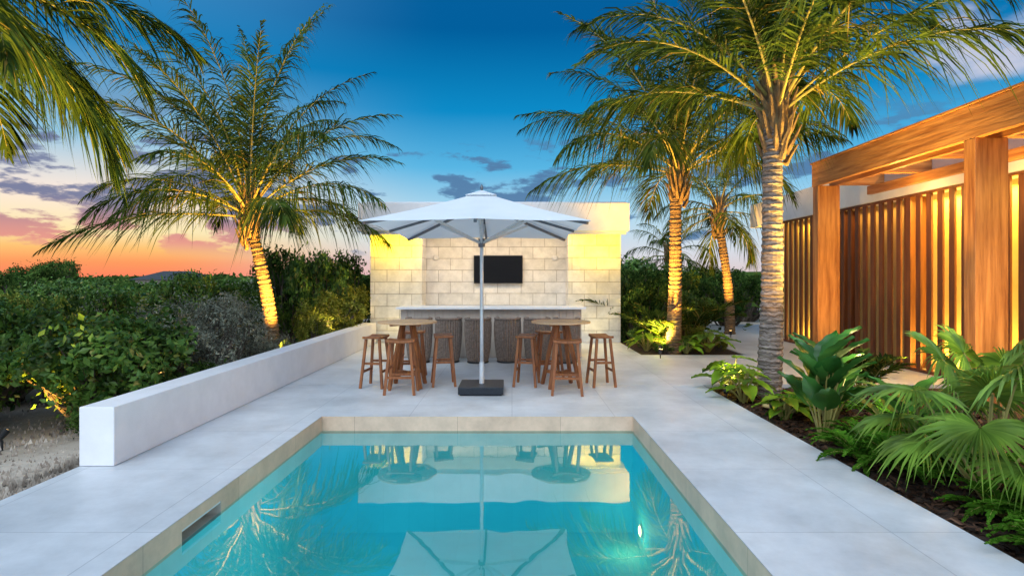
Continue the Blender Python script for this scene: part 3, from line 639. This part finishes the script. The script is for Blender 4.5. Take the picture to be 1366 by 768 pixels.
# ------------------------------------------------------------ garden spotlights
def gspot(loc,target,power,color=(1,.50,.07),spot=60,label='small black garden spotlight on a stake aimed upwards'):
    e=thing('garden_spotlight',label,'garden light',loc,'garden spotlights')
    d=(Vector(target)-Vector(loc)).normalized()
    mb=MB(); mb.tube([(0,0,-.1),(0,0,.07)],.012,8); mb.build('stake',['darkmetal'],e)
    h=Vector((0,0,.12)); mb=MB(); mb.tube([tuple(h-d*.05),tuple(h+d*.06)],[.03,.04],12); mb.build('head',['darkmetal'],e)
    mb=MB(); mb.tube([tuple(h+d*.061),tuple(h+d*.064)],.034,12); mb.build('lens',['bulb'],e)
    light('SPOT',tuple(Vector(loc)+h+d*.13),power,color,.03,target=target,spot=spot,blend=.9)
gspot((-4.5,11.1,-.1),(-5.4,12,3.2),4000,spot=85); gspot((3.0,11.5,0),(3.6,12.3,3.4),3400,spot=85); gspot((3.2,7.0,-.05),(3.75,8.1,5.6),400,spot=70)
gspot((6.0,15.6,0),(6.2,16.7,3.6),2000,spot=75); gspot((-4.75,4.5,-.1),(-4.9,5.8,4.4),4200,(1,.62,.10),spot=100); gspot((4.9,7.0,-.05),(3.8,8.1,5.6),3600,(1,.62,.12),spot=80)
gspot((-5.0,7.9,-.15),(-5.6,8.6,1.2),130,(1,.66,.2),110); gspot((-5.38,6.0,-.17),(-5.45,7.0,.5),200,(1,.50,.07),80); gspot((3.15,12.1,0),(3.6,13.4,1.5),380,(1,.72,.15),110)
gspot((-4.05,12.9,-.1),(-4.5,14,1.6),500,(1,.72,.25),100); gspot((4.6,6.4,-.05),(3.9,5.8,.9),300,(1,.8,.3),110); gspot((2.98,7.9,-.05),(3.3,8.2,.6),90,(1,.82,.25),120)
e=thing('path_light','low path light with beige conical shade','path light',(3.3,7.2,-.05))
mb=MB(); mb.lathe([(.0,.17),(.02,.165),(.12,.06),(.13,.035),(.115,.04),(.02,.14),(0,.145)],20); mb.build('lamp_shade',['ochre'],e,smooth=True)
mb=MB(); mb.tube([(0,0,-.05),(0,0,.15)],.012,8); mb.build('stake',['darkmetal'],e)
for p in((-1.2,4.8,-.6),(.4,3.0,-.6)): light('POINT',p,15,(.9,1,1),.5)
# ------------------------------------------------------------ world
w=bpy.data.worlds.new('World'); sc.world=w; w.use_nodes=True; nt=w.node_tree; bg=nt.nodes['Background']
tc=N(nt,'ShaderNodeTexCoord'); sp=N(nt,'ShaderNodeSeparateXYZ'); nt.links.new(tc.outputs['Generated'],sp.inputs[0])
def ramp(stops,inp):
    r=N(nt,'ShaderNodeValToRGB'); el=r.color_ramp.elements
    el[0].position=stops[0][0]; el[0].color=c4(stops[0][1]); el[1].position=stops[-1][0]; el[1].color=c4(stops[-1][1])
    for p,c in stops[1:-1]: x=el.new(p); x.color=c4(c)
    nt.links.new(inp,r.inputs[0]); return r.outputs[0]
def mixc(f,a,b,bt='MIX'):
    m=N(nt,'ShaderNodeMix',data_type='RGBA',blend_type=bt)
    if isinstance(f,float): m.inputs[0].default_value=f
    else: nt.links.new(f,m.inputs[0])
    for k,x in((6,a),(7,b)):
        if isinstance(x,tuple): m.inputs[k].default_value=c4(x)
        else: nt.links.new(x,m.inputs[k])
    return m.outputs[2]
def mr(inp,a,b,c=0,d=1,sm=True):
    m=N(nt,'ShaderNodeMapRange'); m.interpolation_type='SMOOTHSTEP' if sm else 'LINEAR'; nt.links.new(inp,m.inputs[0])
    for i,x in enumerate((a,b,c,d)): m.inputs[i+1].default_value=x
    return m.outputs[0]
def mt(op,a,b=None):
    m=N(nt,'ShaderNodeMath',operation=op)
    for i,x in enumerate((a,b)):
        if x is None: continue
        if isinstance(x,(int,float)): m.inputs[i].default_value=x
        else: nt.links.new(x,m.inputs[i])
    return m.outputs[0]
Z=sp.outputs[2]; X=sp.outputs[0]; Y=sp.outputs[1]
cool=ramp([(0,(.76,.58,.58)),(.05,(.68,.73,.80)),(.11,(.44,.71,.87)),(.19,(.10,.47,.78)),(.28,(.004,.26,.58)),(.40,(.0005,.115,.34)),(.6,(.004,.12,.34)),(1,(.30,.45,.68))],Z)
warm=ramp([(0,(1.0,.22,.12)),(.025,(1.0,.34,.12)),(.045,(1.0,.56,.18)),(.07,(1.0,.82,.44)),(.12,(1.0,.84,.72)),(.20,(.30,.58,.78)),(.33,(.006,.22,.52)),(1,(.30,.45,.68))],Z)  # zenith stops of both ramps, out of view, raised for more light
base=mixc(mr(X,-.10,-.55,0,1),cool,warm)
mp=N(nt,'ShaderNodeMapping'); mp.inputs['Scale'].default_value=(5.5,5.5,17); mp.inputs['Location'].default_value=(8.3,2.9,5.1); nt.links.new(tc.outputs['Generated'],mp.inputs[0])
no=N(nt,'ShaderNodeTexNoise'); no.inputs['Scale'].default_value=1.7; no.inputs['Detail'].default_value=8; no.inputs['Roughness'].default_value=.58; nt.links.new(mp.outputs[0],no.inputs[0])
lowb=mt('ADD',mr(X,-.25,-.5,0,.045),mt('MULTIPLY',mr(Z,.22,.16,0,.035),mr(Z,.05,.10)))
nf=mt('ADD',no.outputs['Fac'],lowb)
dens=mr(nf,.545,.61,0,.93); band=mt('MULTIPLY',mr(Z,.03,.06),mr(Z,.29,.19)); cf=mt('MULTIPLY',dens,band)
ccol=mixc(mr(X,-.2,-.6,0,1),(.09,.20,.38),(.15,.18,.33)); ccol=mixc(mr(nf,.64,.555,0,.45),ccol,base)
ccol=mixc(mt('MULTIPLY',mr(Z,.12,.05),mr(X,-.25,-.5)),ccol,(.80,.30,.26))
s1=mixc(cf,base,ccol)
dx=mt('SUBTRACT',X,.65); dz=mt('SUBTRACT',Z,.31); rr=mt('ADD',mt('MULTIPLY',mt('MULTIPLY',dx,dx),26),mt('MULTIPLY',mt('MULTIPLY',dz,dz),110))
mp2=N(nt,'ShaderNodeMapping'); mp2.inputs['Scale'].default_value=(6,6,11); nt.links.new(tc.outputs['Generated'],mp2.inputs[0])
n2=N(nt,'ShaderNodeTexNoise'); n2.inputs['Scale'].default_value=1.3; n2.inputs['Detail'].default_value=8; nt.links.new(mp2.outputs[0],n2.inputs[0])
pc=mr(mt('SUBTRACT',mt('MULTIPLY',n2.outputs['Fac'],1.9),rr),.55,1.0,0,.9)
s2=mixc(pc,s1,(.64,.64,.76))
s3=mixc(mt('MULTIPLY',mr(Y,.1,-.6,0,1),mr(Z,-.05,.1)),s2,(1.05,1.3,1.65))  # unseen sky behind the camera brightened to lift the paving
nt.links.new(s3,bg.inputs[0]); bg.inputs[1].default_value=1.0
light('SUN',(0,0,10),1.8,(.84,.93,1.0),math.radians(35),rot=(math.radians(38),math.radians(-18),0))  # soft fill added from behind to lift exposure; setting sun is low left
cd=bpy.data.cameras.new('camera'); co=bpy.data.objects.new('camera',cd); COL.objects.link(co); sc.camera=co
co.location=(0,0,1.6); co.rotation_euler=(pi/2,0,0); cd.lens=20; cd.sensor_width=36; cd.shift_y=-12/1366; cd.clip_end=4000; cd.clip_start=.05
